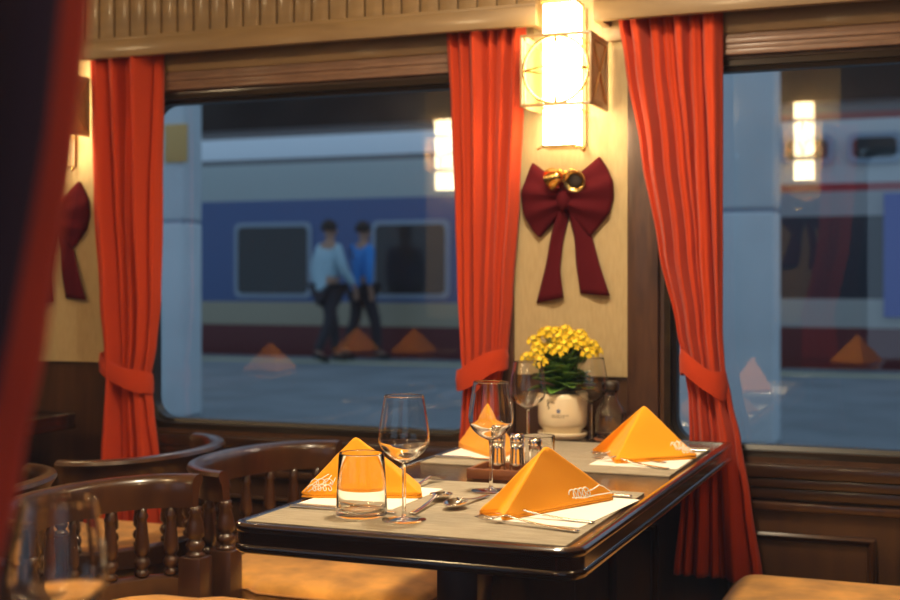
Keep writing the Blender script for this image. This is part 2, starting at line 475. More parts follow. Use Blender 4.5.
curtain('curtain', 'red-orange curtain at right of the lamp, its flared hem hanging below the table corner',
        prow([(10, 617, 722), (60, 624, 722), (150, 640, 722), (250, 658, 722), (330, 676, 722), (365, 683, 724), (400, 688, 731), (440, 689, 740), (500, 681, 750), (578, 673, 762)]), YC, 7, .026, 21,
        ptie((682, 360), (725, 388), .066))
YD = .62
def drow(lst):
    out = []
    for v, r in lst:
        p = at(r, v, YD); out.append((p.z, p.x - .16, p.x - .013))
    return out
rw = drow([(0, 92), (130, 80), (330, 46), (480, 16), (600, -12)])
rw = [(1.86, rw[0][1] + .02, rw[0][2] + .035), (1.5, rw[0][1] + .01, rw[0][2] + .015)] + rw + [(.6, rw[-1][1], rw[-1][2] + .03), (.4, rw[-1][1] - .02, rw[-1][2] + .06)]
near = curtain('curtain', 'blurred dark red curtain filling the left edge close to the camera', rw, YD, 6, .022, 5)
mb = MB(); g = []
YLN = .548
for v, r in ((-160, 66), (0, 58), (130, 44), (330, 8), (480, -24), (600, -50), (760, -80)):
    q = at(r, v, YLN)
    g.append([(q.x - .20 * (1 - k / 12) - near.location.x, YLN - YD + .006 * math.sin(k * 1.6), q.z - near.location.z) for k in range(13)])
mb.grid(g).build('shade_sheet', M['shade_sheet'], near, 'all', solid=.002)  # dark sheet added so all but the curtain's right edge stays dark

# ------------------------------------------------------------------ wall lamp
def lamp(name, label, loc, rz=0):
    root = thing(name, label, 'lamp', loc, rz)           # origin on the wall, at bottom of the shade, room towards -Y
    MB().box(-.034, .034, -.014, 0, .02, .40).build('backplate', M['lamp_wood'], root, bevel=.003)
    for z0, z1 in ((.012, .108), (.114, .300), (.306, .388)):
        MB().box(-.044, .044, -.160, -.088, z0, z1).build('lamp_shade', M['shade'], root, bevel=.004)
    # little dark cradle bars
    mb = MB()
    for z in (.111, .303): mb.box(-.046, .046, -.161, -.014, z - .002, z + .002)
    for sx in (-1, 1): mb.box(sx * .0455 - .0015, sx * .0455 + .0015, -.094, -.084, .006, .396)
    mb.box(-.048, .048, -.164, -.084, .006, .012); mb.box(-.048, .048, -.164, -.084, .388, .396)
    for sx in (-1, 1): mb.tube([(sx * .042, -.160, .010), (sx * .056, -.172, .000)], .003, 6)
    mb.build('shade_holder', M['brass'], root)
    # square open box of wood around the middle
    z0, z1, h, yf = .112, .304, .098, -.192
    fr = MB()
    for za, zb in ((z0, z0 + .008), (z1 - .008, z1)): fr.box(-h, h, yf, yf + .010, za, zb)
    for sx in (-1, 1):
        fr.box(min(sx * h, sx * (h - .007)), max(sx * h, sx * (h - .007)), yf, yf + .010, z0, z1)
    fr.build('front_frame', M['lamp_wood'], root, bevel=.002)
    for sx in (-1, 1):
        x0, x1 = sorted((sx * h, sx * (h - .01)))
        sd = MB()
        sd.box(x0, x1, yf + .012, -.014, z0, z0 + .018).box(x0, x1, yf + .012, -.014, z1 - .018, z1).box(x0, x1, yf + .012, yf + .03, z0, z1).box(x0, x1, -.03, -.014, z0, z1)
        so = sd.build('side_frame', M['lamp_wood'], root, bevel=.002)
        pm = MB().box(sx * (h - .006) - .002, sx * (h - .006) + .002, yf + .02, -.02, z0 + .01, z1 - .01)
        xx = sx * (h - .002)
        for (ya, za), (yb, zb) in (((yf + .03, z0 + .018), (-.03, z1 - .018)), ((yf + .03, z1 - .018), (-.03, z0 + .018))):
            pm.tube([(xx, ya, za), (xx - sx * .001, (ya + yb) / 2, (za + zb) / 2), (xx, yb, zb)], .0035, 6)
        pm.build('side_panel', M['amber_panel'], so)
    # ring and four pointed star in brass, on the front
    zc = (z0 + z1) / 2; ro = .089
    md = MB()
    rings = []
    for i in range(48):
        a = 2 * PI * i / 48
        rings.append([((ro + .004 * math.cos(b)) * math.cos(a), yf + .004 + .004 * math.sin(b), zc + (ro + .004 * math.cos(b)) * math.sin(a)) for b in (0, PI / 2, PI, 1.5 * PI)])
    md.grid(rings, close_u=True, close_v=True)
    star = []
    for i in range(8):
        a = PI / 4 * i; r = .090 if i % 2 == 0 else .018
        star.append((r * math.cos(a), zc + r * math.sin(a)))
    n = 8
    for i in range(8):
        p, q = star[i], star[(i + 1) % 8]
        md.tube([(p[0], yf + .004, p[1]), (q[0], yf + .004, q[1])], .0025, 6)
    md.build('star_medallion', M['brass'], root, 'all')
    MB().lathe([(.002, 0), (.006, -.003), (.0065, -.010), (.003, -.016)], 10, (.03, -.02, .02)).build('switch_knob', M['brass'], root, True)
    return root
LZ = 1.517
lamp0 = lamp('wall_lamp', 'glowing square wall lamp with brass star ring on beige panel above the bow', (LAMPX[0], YW - .012, LZ))
dup(lamp0, (LAMPX[1], YW - .012, LZ), None, 'wall lamp mostly hidden behind the far left curtains')
OLX = [-.70, -2.57]
dup(lamp0, (OLX[0], OY, LZ + .07), PI, 'glowing wall lamp mirrored in the right window glass')
dup(lamp0, (OLX[1], OY, LZ + .07), PI, 'glowing wall lamp mirrored in the left window beside the middle curtain')
for lx in OLX:
    trim(MB().box(lx - .16, lx + .16, OY - .001, OY + .012, PZ, 2.2), M['wallpaper'])

# ------------------------------------------------------------------ ribbon bow with bells
S = 3.48 / F / CO * .985
def bow(label, loc, rz=0):
    root = thing('ribbon_bow', label, 'bow', loc, rz, None)      # origin at knot, on the wall, room towards -Y
    def P(x, y): return ((x - 228) / 4 * S, -(y - 165) / 4 * S)      # sketch units
    def lobe(outer, a, b, pl, name):
        # outer: polyline of the free edge; a, b: knot ends
        n = 36; m = 16
        pts = [P(*q) for q in outer]
        L = [0]
        for i in range(1, len(pts)): L.append(L[-1] + math.dist(pts[i], pts[i - 1]))
        def ev(t):
            d = t * L[-1]
            for i in range(1, len(pts)):
                if d <= L[i] + 1e-9:
                    k = (d - L[i - 1]) / (L[i] - L[i - 1]); return [pts[i - 1][c] * (1 - k) + pts[i][c] * k for c in (0, 1)]
            return pts[-1]
        A, B = P(*a), P(*b)
        front = []; back = []
        for i in range(m + 1):
            r = i / m; fr_, bk = [], []
            for j in range(n + 1):
                t = j / n
                o = ev(t); k = [A[c] * (1 - t) + B[c] * t for c in (0, 1)]
                x = k[0] + (o[0] - k[0]) * r; z = k[1] + (o[1] - k[1]) * r
                edge = math.sin(PI * t) ** .6
                bulge = .014 + .034 * math.sin(PI * min(1, .15 + r * .85)) * edge
                pleat = .007 * math.sin(2 * PI * pl * t + 1.2 * r) * (1 - .35 * r) * edge
                fr_.append((x, -bulge - pleat - .004, z)); bk.append((x, -.003, z))
            front.append(fr_); back.append(bk)
        mb = MB(); rows = front + [list(q) for q in reversed(back)]
        mb.grid(rows, close_v=True)
        k = n + 1; nr = len(rows)
        mb.f.append(tuple(i * k for i in range(nr))); mb.mi.append(0)
        mb.f.append(tuple(i * k + n for i in reversed(range(nr)))); mb.mi.append(0)
        mb.build(name, M['velvet'], root, 'all')
    lobe([(95, 30), (70, 80), (48, 150), (50, 200), (68, 250), (95, 295), (122, 320)], (222, 120), (225, 215), 3.0, 'bow_loop')
    lobe([(362, 15), (392, 60), (414, 110), (416, 170), (400, 230), (365, 275), (325, 318)], (228, 120), (228, 215), 3.0, 'bow_loop')
    def tail(pl, pr, name):
        rows = []
        n = 14
        for i in range(n + 1):
            t = i / n
            def e(ps):
                q = t * (len(ps) - 1); k = min(int(q), len(ps) - 2); f = q - k
                a, b = P(*ps[k]), P(*ps[k + 1]); return [a[c] * (1 - f) + b[c] * f for c in (0, 1)]
            l, r_ = e(pl), e(pr)
            rr = []
            for j in range(9):
                s = j / 8; y = -.010 - .012 * math.sin(PI * s) * (1 - .5 * t) - .006 * math.sin(4 * t + 5 * s)
                rr.append((l[0] + (r_[0] - l[0]) * s, y, l[1] + (r_[1] - l[1]) * s))
            rows.append(rr)
        MB().grid(rows).build(name, M['velvet'], root, 'all', solid=.004)
    tail([(200, 210), (175, 300), (148, 430), (106, 578)], [(244, 215), (216, 330), (206, 440), (220, 556)], 'bow_tail')
    tail([(236, 215), (266, 320), (270, 430), (284, 540)], [(290, 215), (335, 330), (368, 440), (404, 548)], 'bow_tail')
    MB().grid([[( (.017 + .002 * math.cos(2 * a)) * math.cos(a) * 1.1, -.030 + .026 * math.sin(b), .002 + .030 * math.sin(a) * math.cos(b)) if False else
               (.020 * math.cos(b) * math.cos(a), -.034 + .02 * math.sin(b), -.008 + .030 * math.cos(b) * math.sin(a)) for a in [2 * PI * i / 20 for i in range(20)]] for b in [-PI / 2 + PI * k / 10 for k in range(11)]], close_u=True).build('knot', M['velvet'], root, 'all')
    # two brass bells, one facing the room, one turned aside
    prof = [(.004, .036), (.013, .034), (.019, .022), (.023, .010), (.033, 0), (.031, -.002), (.020, .009), (.014, .024), (.002, .030)]
    def bell(mtx):
        b = MB().lathe(prof, 28).xform(mtx).build('bell', M['gold'], root, 'all')
        MB().lathe([(.001, .004), (.017, .006), (.018, .009), (.012, .018), (.001, .019)], 18).xform(mtx).build('bell_shade', M['motif_dark'], b, 'all')  # dark plug stands in for the shade inside the bell
    bx, bz = P(284, 112)
    bell(Matrix.Translation((bx, -.066, bz)) @ Matrix.Rotation(math.radians(-78), 4, 'X') @ Matrix.Scale(.95, 4))
    bx, bz = P(200, 100)
    bell(Matrix.Translation((bx, -.060, bz)) @ Matrix.Rotation(math.radians(70), 4, 'Y') @ Matrix.Rotation(math.radians(40), 4, 'X'))
    lf = MB()
    for k in range(5):
        x, z = P(180 + 22 * k, 72 + 6 * (k % 2))
        lf.lathe([(.001, 0), (.006, .003), (.007, .008), (.004, .013), (.001, .015)], 10, (x, -.055, z - .007))
    lf.build('gold_berries', M['gold'], root, 'all')
    rb = MB(); x, z = P(212, 128)
    rb.lathe([(.001, -.008), (.007, -.005), (.008, 0), (.006, .006), (.001, .008)], 12, (x, -.06, z)).build('red_bead', plain('red_bead', (.5, .03, .02), .3), root, 'all')
    return root
bp = at(567, 197, YW - .012)
bow0 = bow('burgundy velvet bow with brass bells on the beige panel below the lamp', bp)
dup(bow0, (bp.x + LAMPX[1] - LAMPX[0] - .02, bp.y, bp.z - .02), None, 'dark red bow half hidden between the two far left curtains')
for lx in OLX[:1]:
    dup(bow0, (lx, OY + .012, bp.z + .05), PI, 'dark bow mirrored below the lamp in the right window glass')

# ------------------------------------------------------------------ tables
def table(label, x0, x1, y0, y1, leg_xy, flip=False):
    cx, cy = (x0 + x1) / 2, (y0 + y1) / 2
    root = thing('dining_table', label, 'table', (cx, cy, 0), 0)
    hx, hy = (x1 - x0) / 2, (y1 - y0) / 2
    def ring(off, z):
        o = []
        for X, Yy, r, a0 in ((hx, hy, .014, 0), (-hx, hy, .014, 90), (-hx, -hy, .045, 180), (hx, -hy, .045, 270)):
            if flip: r = .059 - r
            r2 = max(.004, r - off); cx_ = math.copysign(abs(X) - off - r2, X); cy_ = math.copysign(abs(Yy) - off - r2, Yy)
            for i in range(9):
                a = math.radians(a0 + 90 * i / 8); o.append((cx_ + r2 * math.cos(a), cy_ + r2 * math.sin(a), z))
        return o
    MB().loft([ring(.012, .712), ring(.012, .7485), ring(.0125, .749)]).build('tabletop', M['table_wood'], root, True)
    prof = [(.022, .747), (.020, .7505), (.012, .752), (.005, .7508), (.001, .7475), (.0, .742), (.0015, .7385), (.0035, .737), (.0035, .7165), (.0015, .715), (.0, .711), (.001, .7045), (.005, .701), (.02, .700), (.03, .705)]
    MB().grid([ring(o, z) for o, z in prof], close_u=True, close_v=True).build('edge_moulding', M['rim_wood'], root, True)
    for lx, ly in leg_xy:
        MB().box(lx - .045 - cx, lx + .045 - cx, ly - .045 - cy, ly + .045 - cy, .0, .705).build('leg', M['chair_wood'], root, bevel=.008)
    return root
TX0, TX1, TY0, TY1 = -1.178, -.545, 1.925, 3.37
table('dark polished dining table laid with four orange napkins and glasses', TX0, TX1, TY0, TY1, [(-.925, 2.42), (-.865, 3.2)])
table('corner of a dark table glimpsed beside the left curtain, behind chairs', -3.24, -2.60, TY0, TY1, [(-2.92, 2.45)])
table('table with orange napkins mirrored in the right window glass', -1.05, -.32, .69, 1.24, [(-.68, .95)], True)
table('table with orange napkins mirrored in the left window glass', -3.15, -2.42, .69, 1.24, [(-2.79, .95)], True)

# woven runners, white paper sheets
ZTOP = .7492
def sheet(name, label, cat, pts, z0, z1, mat, group=None):
    c = sum((Vector(p) for p in pts), Vector((0, 0))) / len(pts)
    mb = MB(); n = len(pts)
    vs = [(p[0] - c.x, p[1] - c.y, 0) for p in pts] + [(p[0] - c.x, p[1] - c.y, z1 - z0) for p in pts]
    mb.add(vs, [tuple(range(n)), tuple(range(n, 2 * n))] + [(i, (i + 1) % n, n + (i + 1) % n, n + i) for i in range(n)])
    o = mb.build(name, mat); o.location = (c.x, c.y, z0)
    return tag(o, label, cat, group)
ZR = .7520
sheet('table_runner', 'beige woven runner across the front half of the table', 'table runner', [(-1.153, 1.952), (-.577, 1.952), (-.577, 2.50), (-1.153, 2.50)], ZTOP, ZR, M['runner'])
sheet('table_runner', 'grey-beige woven runner across the back half of the table', 'table runner', [(-1.153, 2.73), (-.577, 2.73), (-.577, 3.22), (-1.153, 3.22)], ZTOP, ZR, M['runner'])
ZP = .7532
def psheet(label, cx, cy, a, w, d):
    ca, sa = math.cos(a), math.sin(a)
    pts = [(cx + x * ca - y * sa, cy + x * sa + y * ca) for x, y in ((-w, -d), (w, -d), (w, d), (-w, d))]
    return sheet('paper_mat', label, 'paper mat', pts, ZR, ZP, M['paper'])
psheet('white paper mat under the front left napkin by the tumbler', -1.055, 2.265, 0.0, .095, .125)
psheet('white paper mat under the front right napkin', -.668, 2.262, -.10, .088, .155)
psheet('white paper mat under the back left napkin, seen through glass', -1.06, 2.975, 0.0, .09, .135)
psheet('white paper mat under the back right napkin', -.680, 2.975, 0.0, .10, .145)

# ------------------------------------------------------------------ folded napkins
def napkin(label, base, apex, scroll=None, seed=1):
    c = sum((Vector(b) for b in base), Vector((0, 0))) / len(base)
    root_z = ZP
    n = len(base)
    bm = bmesh.new()
    A = bm.verts.new((apex[0] - c.x, apex[1] - c.y, apex[2] - root_z))
    lo = [bm.verts.new((b[0] - c.x, b[1] - c.y, .0075)) for b in base]
    for i in range(n): bm.faces.new((lo[i], lo[(i + 1) % n], A))
    bm.faces.new(lo[::-1])
    bmesh.ops.recalc_face_normals(bm, faces=bm.faces)
    bmesh.ops.bevel(bm, geom=[e for e in bm.edges], offset=.0042, segments=3, profile=.5, affect='EDGES', clamp_overlap=True)
    bmesh.ops.triangulate(bm, faces=bm.faces)
    for _ in range(5):
        longe = [e for e in bm.edges if e.calc_length() > .014]
        if not longe: break
        bmesh.ops.subdivide_edges(bm, edges=longe, cuts=1)
        bmesh.ops.triangulate(bm, faces=[f for f in bm.faces if len(f.verts) > 3])
    for v in bm.verts:
        p = v.co
        k = .0035 * noise.noise(Vector((p.x * 14 + seed, p.y * 14, p.z * 14))) + .0012 * noise.noise(Vector((p.x * 50, p.y * 50 + seed, p.z * 50)))
        if p.z > .012: v.co += v.normal * k
    for _ in range(1): bmesh.ops.smooth_vert(bm, verts=bm.verts, factor=.4, use_axis_x=True, use_axis_y=True, use_axis_z=True)
    me = bpy.data.meshes.new('folded_napkin'); bm.to_mesh(me)
    bvh = BVHTree.FromBMesh(bm); bm.free()
    me.materials.append(M['napkin'])
    for p in me.polygons: p.use_smooth = True
    o = bpy.data.objects.new('folded_napkin', me); C.objects.link(o); o.location = (c.x, c.y, root_z)
    tag(o, label, 'napkin')
    # the folded layers of cloth under the tent
    for k, (zz, sc) in enumerate(((0, .99), (.0048, .98))):
        pts = [Vector((b[0] - c.x, b[1] - c.y)) * sc for b in base]
        out = []
        for i in range(n):
            p0, p, p1 = pts[i - 1], pts[i], pts[(i + 1) % n]
            a = p + (p0 - p).normalized() * .012; b = p + (p1 - p).normalized() * .012
            for t in (0, .25, .5, .75, 1): out.append(a * (1 - t) ** 2 + p * 2 * t * (1 - t) + b * t * t)
        def rg(s, z): return [(q.x * s, q.y * s, z) for q in out]
        MB().loft([rg(.97, zz + .0002), rg(.995, zz + .001), rg(1, zz + .0025), rg(.995, zz + .004), rg(.97, zz + .0048)]).build('fold_layer', M['napkin'], o, 'all')
    if scroll:
        (i0, i1), pts, rad = scroll          # facet base corner indices, list of strokes in (along, up)
        b0 = Vector((base[i0][0] - c.x, base[i0][1] - c.y, .01)); b1 = Vector((base[i1][0] - c.x, base[i1][1] - c.y, .01)); ap = Vector((apex[0] - c.x, apex[1] - c.y, apex[2] - root_z))
        mb = MB()
        for st in pts:
            w = []
            for s, t in st:
                p = b0.lerp(b1, s); p = p + (ap - (b0 + b1) / 2) * t
                loc, nor, _, _ = bvh.find_nearest(p)
                w.append(loc + nor * .0006)
            mb.tube(w, rad, 5)
        mb.build('embroidery', M['thread'], o, 'all')
    return o

def spring(s0, s1, t0, amp, loops, tail=None):
    st = []
    for i in range(loops * 16 + 1):
        a = 2 * PI * i / 16; q = i / (loops * 16)
        st.append((s0 + (s1 - s0) * q - .022 * math.cos(a), t0 + amp * math.sin(a)))
    if tail: st += tail
    return st
napkin('orange napkin standing as a tent at the front right, white scroll by its right tip',
       [(-.792, 2.128), (-.757, 2.150), (-.734, 2.104), (-.606, 2.395), (-.765, 2.405)], (-.700, 2.245, .8735),
       ((2, 3), [spring(.60, .76, .13, .075, 4, [(.80, .15), (.86, .20), (.92, .20), (.97, .15), (.965, .08)]), [(.60, .075), (.7, .04), (.8, .05), (.9, .045), (.96, .04)]], .0014), 2)
napkin('orange napkin standing flat-faced at the front left behind the clear tumbler',
       [(-1.176, 2.185), (-.952, 2.268), (-1.00, 2.375), (-1.15, 2.335)], (-1.095, 2.268, .8690),
       ((0, 1), [spring(.10, .27, .09, .05, 4), spring(.12, .29, .19, .05, 3), [(.08, .02), (.16, .12), (.24, .2), (.28, .3)], [(.13, .03), (.21, .11), (.29, .18), (.31, .26)], [(.05, .03), (.12, .15), (.2, .25), (.26, .32)]], .0008), 5)
napkin('orange napkin at the back left, seen behind the nearer wine glass by the curtain',
       [tuple(on(457, 447, ZP).xy), tuple(on(500, 461, ZP).xy), tuple(on(516, 452, ZP).xy), tuple((on(490, 441, ZP)).xy)], tuple(list((on(457, 447, ZP) * .45 + on(512, 453, ZP) * .55).xy) + [.872]), None, 8)
napkin('orange napkin at the back right, nearest the right-hand curtain',
       [tuple(on(590, 454, ZP).xy), tuple(on(606, 454, ZP).xy), tuple(on(615, 464, ZP).xy), tuple(on(699, 459, ZP).xy), tuple(on(655, 441, ZP).xy)], (-.693, 2.995, .8760),
       ((2, 3), [spring(.72, .86, .20, .07, 3), spring(.80, .93, .11, .06, 3), [(.72, .25), (.78, .15), (.86, .12), (.93, .05)], [(.78, .3), (.84, .2), (.9, .12), (.95, .03)]], .0010), 12)
def tent(x, y, a, s=1.0):
    pts = [(-.08, -.10), (.05, -.13), (.10, .11), (-.07, .12)]
    return [(x + s * (p * math.cos(a) - q * math.sin(a)), y + s * (p * math.sin(a) + q * math.cos(a))) for p, q in pts]
napkin('orange napkin mirrored in the right window, on the far table', tent(-.43, .93, .5), (-.43, .93, .885), None, 3)
napkin('orange napkin mirrored at lower left of the left window', tent(-2.78, 2.10, .1), (-2.78, 2.10, .88), None, 4)
napkin('orange napkin mirrored in the left window between the two walkers', tent(-2.93, .93, .3), (-2.93, .93, .885), None, 6)
napkin('orange napkin mirrored in the left window close to the middle curtain', tent(-2.60, .93, .2), (-2.60, .93, .885), None, 9)

# ------------------------------------------------------------------ glassware
def wine_glass(label, loc):
    root = thing('wine_glass', label, 'wine glass', loc, 0)
    t = .0010
    out = [(.0048, .100), (.010, .1025), (.024, .110), (.0365, .1215), (.0428, .133), (.0447, .145), (.0437, .160), (.0408, .180), (.0375, .199), (.0348, .2155)]
    inn = [(r - t, z + (.0025 if i < 4 else 0)) for i, (r, z) in enumerate(out)][1:]
    prof = out + [(.0343, .2168)] + inn[::-1] + [(.001, .1075)]
    def sm(p, n=3):
        res = []
        for i in range(len(p) - 1):
            p0, p1, p2, p3 = p[max(i - 1, 0)], p[i], p[i + 1], p[min(i + 2, len(p) - 1)]
            for k in range(n):
                u = k / n
                res.append(tuple(.5 * (2 * p1[c] + (p2[c] - p0[c]) * u + (2 * p0[c] - 5 * p1[c] + 4 * p2[c] - p3[c]) * u * u + (3 * p1[c] - p0[c] - 3 * p2[c] + p3[c]) * u ** 3) for c in (0, 1)))
        return res + [p[-1]]
    prof = [(max(r, .0005), z) for r, z in sm(prof)]
    MB().lathe(prof, 40).build('bowl', M['glass'], root, 'all')
    MB().lathe([(.0046, .0062), (.0038, .012), (.0034, .03), (.0033, .06), (.0036, .088), (.0046, .0998)], 16).build('stem', M['glass'], root, 'all')
    MB().lathe([(.038, .0004), (.0390, .0012), (.038, .0020), (.024, .0030), (.010, .0044), (.0048, .0060)], 36).build('foot', M['glass'], root, 'all')
    return root
ga = on(404, 520, ZR)
wg = wine_glass('wine glass at the front left, between the left napkin and the spoons', ga)
dup(wg, on(491, 491, ZR), None, 'wine glass standing behind the front right napkin with an orange napkin seen through it')
dup(wg, on(528, 449, ZR), None, 'wine glass in front of the left side of the flower pot')
dup(wg, (-.898, 3.275, ZTOP), None, 'wine glass in front of the right side of the flower pot')
dup(wg, (-.783, .985, ZTOP), None, 'blurred wine glass close to the camera at bottom left')

def tumbler(label, loc, s=1.0, rb=.046, rt=.0405, h=.112):
    o = MB().lathe([(rb - .004, .0006), (rb - .001, .002), (rb, .005), (rb - .0005, .02), ((rb + rt) / 2, h * .55), (rt, h - .002), (rt - .0008, h), (rt - .0016, h - .002), ((rb + rt) / 2 - .0016, h * .55), (rb - .003, .02), (rb - .005, .0105), (.001, .0095)], 40).build('water_tumbler', M['glass'], None, 'all')
    o.location = loc
    return tag(o, label, 'tumbler')
tumbler('clear water tumbler in front of the front left napkin', on(353, 519, ZR) + Vector((0, .035, 0)))
tumbler('clear water tumbler between shakers and front right napkin, only its rim showing', (-.872, 2.735, ZTOP), 1, .036, .0385, .076)
tumbler('small clear tumbler beside the carafe, behind the back right napkin', (-.79, 3.29, ZTOP), 1, .028, .030, .075)

# carafe with a stopper, standing on a reddish coaster
t = thing('glass_carafe', 'clear glass carafe with dark stopper behind the back right napkin', 'carafe', (-.852, 3.30, ZTOP + .006))
MB().lathe([(.036, .0), (.040, .004), (.0415, .02), (.041, .055), (.036, .078), (.024, .095), (.0185, .108), (.018, .120), (.020, .126), (.0165, .126), (.0155, .119), (.0165, .108), (.022, .094), (.034, .077), (.0385, .055), (.039, .02), (.037, .008), (.001, .006)], 36).build('carafe_body', M['glass'], t, 'all')
MB().lathe([(.010, .112), (.014, .122), (.021, .1265), (.023, .134), (.0225, .146), (.018, .150), (.002, .151)], 24).build('stopper', M['frame_metal'], t, 'all')
tag(MB().lathe([(.044, 0), (.046, .002), (.046, .004), (.044, .006)], 32, (0, 0, 0)).build('coaster', M['red_wood'], None, 'all'), 'small reddish wooden coaster under the glass carafe', 'coaster').location = (-.852, 3.30, ZTOP)

# condiment tray with shakers
ty = 2.615
tray = thing('condiment_tray', 'small brown wooden tray holding the shakers in mid table', 'tray', (-.885, ty, ZTOP))
MB().box(-.085, .085, -.055, .055, .001, .008).build('tray_base', M['red_wood'], tray, bevel=.002)
mb = MB()
for x0, x1, y0, y1 in ((-.088, .088, -.06, -.052), (-.088, .088, .052, .06), (-.088, -.08, -.052, .052), (.08, .088, -.052, .052)): mb.box(x0, x1, y0, y1, 0, .022)
mb.build('tray_rim', M['red_wood'], tray, bevel=.002)
def shaker(label, loc, r, h, mat, cap):
    root = thing('shaker', label, 'shaker', loc)
    MB().lathe([(r * .92, .0), (r, .003), (r * .96, h * .3), (r * .84, h * .62), (r * .86, h * .78)], 24).build('shaker_body', mat, root, 'all')
    MB().lathe([(r * .88, h * .78), (r * .92, h * .8), (r * .9, h * .94), (r * .7, h), (.001, h)], 24).build('shaker_cap', cap, root, 'all')
    return root
zt = ZTOP + .0082
shaker('polished steel shaker on the tray, leftmost', (-.918, ty - .012, zt), .0175, .086, M['steel'], M['steel'])
shaker('polished steel shaker on the tray, middle one', (-.876, ty - .010, zt), .0175, .086, M['steel'], M['steel'])
shaker('glass shaker with steel cap on the tray, rightmost', (-.836, ty - .010, zt), .016, .078, M['glass'], M['steel'])

# ------------------------------------------------------------------ cutlery
def strip(L, wid, zf, th, n=24):         # flat bar along +X
    rings = []
    for i in range(n + 1):
        x = L[0] + (L[1] - L[0]) * i / n; w = wid(i / n); z = zf(i / n)
        rings.append([(x, -w, z), (x, -w * .6, z + th), (x, w * .6, z + th), (x, w, z), (x, w * .6, z - th * .4), (x, -w * .6, z - th * .4)])
    return MB().loft(rings)
def place(root, p, q):
    d = Vector(q) - Vector(p); root.location = (p[0], p[1], 0); root.rotation_euler = (0, 0, math.atan2(d.y, d.x)); return root
handle_w = lambda t: .0030 + .0045 * (1 - t) ** 2 + .001 * math.sin(PI * t)
handle_z = lambda t: .0022 + .012 * t ** 2.2
def spoon(label, tail, head, z, L=.19):
    r = thing('spoon', label, 'spoon'); place(r, tail, head); r.location.z = z
    strip((0, L - .055), handle_w, handle_z, .0018).build('handle', M['steel'], r, 'all')
    rows = []
    for i in range(13):
        t = i / 12; x = L - .058 + .060 * t; w = .0195 * math.sin(PI * min(1, .06 + t * .93)) ** .62 + .001
        rows.append([(x, w * math.sin(a), .0155 - .004 * t - (.0125 * math.cos(a)) * math.sin(PI * min(1, .08 + t * .9)) ** .6) for a in [PI * (k / 10 - .5) for k in range(11)]])
    MB().grid(rows).build('bowl', M['steel'], r, 'all', solid=.0012)
    return r
def fork(label, tail, head, z, L=.19):
    r = thing('fork', label, 'fork'); place(r, tail, head); r.location.z = z
    strip((0, L - .06), handle_w, handle_z, .0018).build('handle', M['steel'], r, 'all')
    hd = MB(); n = 10
    rows = []
    for i in range(n + 1):
        t = i / n; x = L - .062 + .024 * t; w = .003 + .0095 * (t * t * (3 - 2 * t)); z0 = .0138 - .006 * t
        rows.append([(x, -w, z0 + .001), (x, 0, z0 - .0005), (x, w, z0 + .001), (x, w, z0 + .0025), (x, 0, z0 + .001), (x, -w, z0 + .0025)])
    hd.loft(rows)
    for k in range(4):
        y = -.0105 + .007 * k
        hd.tube([(L - .040, y, .0085), (L - .028, y, .0055), (L - .014, y, .0058), (L - .002, y, .0085)], [.0017, .0016, .0014, .0009], 6)
    hd.build('tines', M['steel'], r, 'all')
    return r
def knife(label, tail, head, z, L=.21):
    r = thing('knife', label, 'knife'); place(r, tail, head); r.location.z = z
    strip((0, .095), lambda t: .0062 - .0018 * t, lambda t: .0028, .0028).build('handle', M['steel'], r, 'all')
    strip((.095, L), lambda t: .0045 + .0055 * math.sin(PI * (.12 + .80 * t)) * (1 if t < .97 else .5), lambda t: .0026, .0007).build('blade', M['steel'], r, 'all')
    return r
p2 = lambda u, v: on(u, v, ZR).xy
knife('knife lying along the front of the front left napkin, pointing right', (-1.145, 2.098), (-.93, 2.105), ZR + .0004)
fork('fork behind the front left wine glass, tines toward the shakers', p2(402, 493), p2(446, 478), ZR + .0004, .19)
spoon('dessert spoon right of the front left wine glass, bowl pointing at the shakers', p2(412, 515), p2(462, 490), ZR + .0004)
spoon('dessert spoon nearest the front right napkin, bowl at lower left', p2(487, 497), p2(441, 514), ZR + .0004, .17)
fork('fork with its tines under the left corner of the front right napkin, nearer one', p2(578, 533), p2(468, 519), ZR + .0004, .20)
fork('fork lying against the front right napkin, farther one', p2(594, 524), p2(492, 515), ZR + .0004, .20)
knife('knife with steel handle poking out right of the front right napkin', (-.585, 2.425), (-.79, 2.43), ZR + .0004)
fork('fork in front of the back right napkin, nearer one', p2(668, 470), p2(569, 457), ZR + .0004, .21)
fork('fork close against the back right napkin', p2(665, 464), p2(570, 452), ZR + .0004, .21)
knife('knife whose handle end peeks out right of the back right napkin', p2(708, 452), (-.76, 3.145), ZR + .0004)
knife('knife lying in front of the back left napkin', (-1.15, 2.815), (-.95, 2.82), ZR + .0004)

# ------------------------------------------------------------------ potted kalanchoe
pc = Vector((-.985, 3.31, ZTOP))
plant = thing('potted_plant', 'yellow flowering plant in a cream ceramic pot against the beige panel', 'potted plant', pc)
MB().lathe([(.045, .0), (.060, .002), (.0655, .010), (.067, .016), (.0655, .018), (.058, .012), (.048, .010), (.001, .010)], 40).build('saucer', M['ceramic'], plant, 'all')
pot = MB().lathe([(.045, .0105), (.052, .014), (.0540, .026), (.0610, .032), (.0648, .040), (.0662, .060), (.0662, .105), (.0645, .116), (.0600, .1205), (.0565, .119), (.0565, .105), (.001, .105)], 48).build('pot', M['ceramic'], plant, 'all')
MB().lathe([(.0560, .100), (.0562, .106), (.03, .109), (.001, .110)], 24).build('soil', M['soil'], plant, 'all')
def on_pot(a, z, lift=.0006):
    r = .0662 + lift; b = math.radians(a) + math.atan2(-pc.y, -pc.x)
    return (r * math.cos(b), r * math.sin(b), z)
mo = MB()
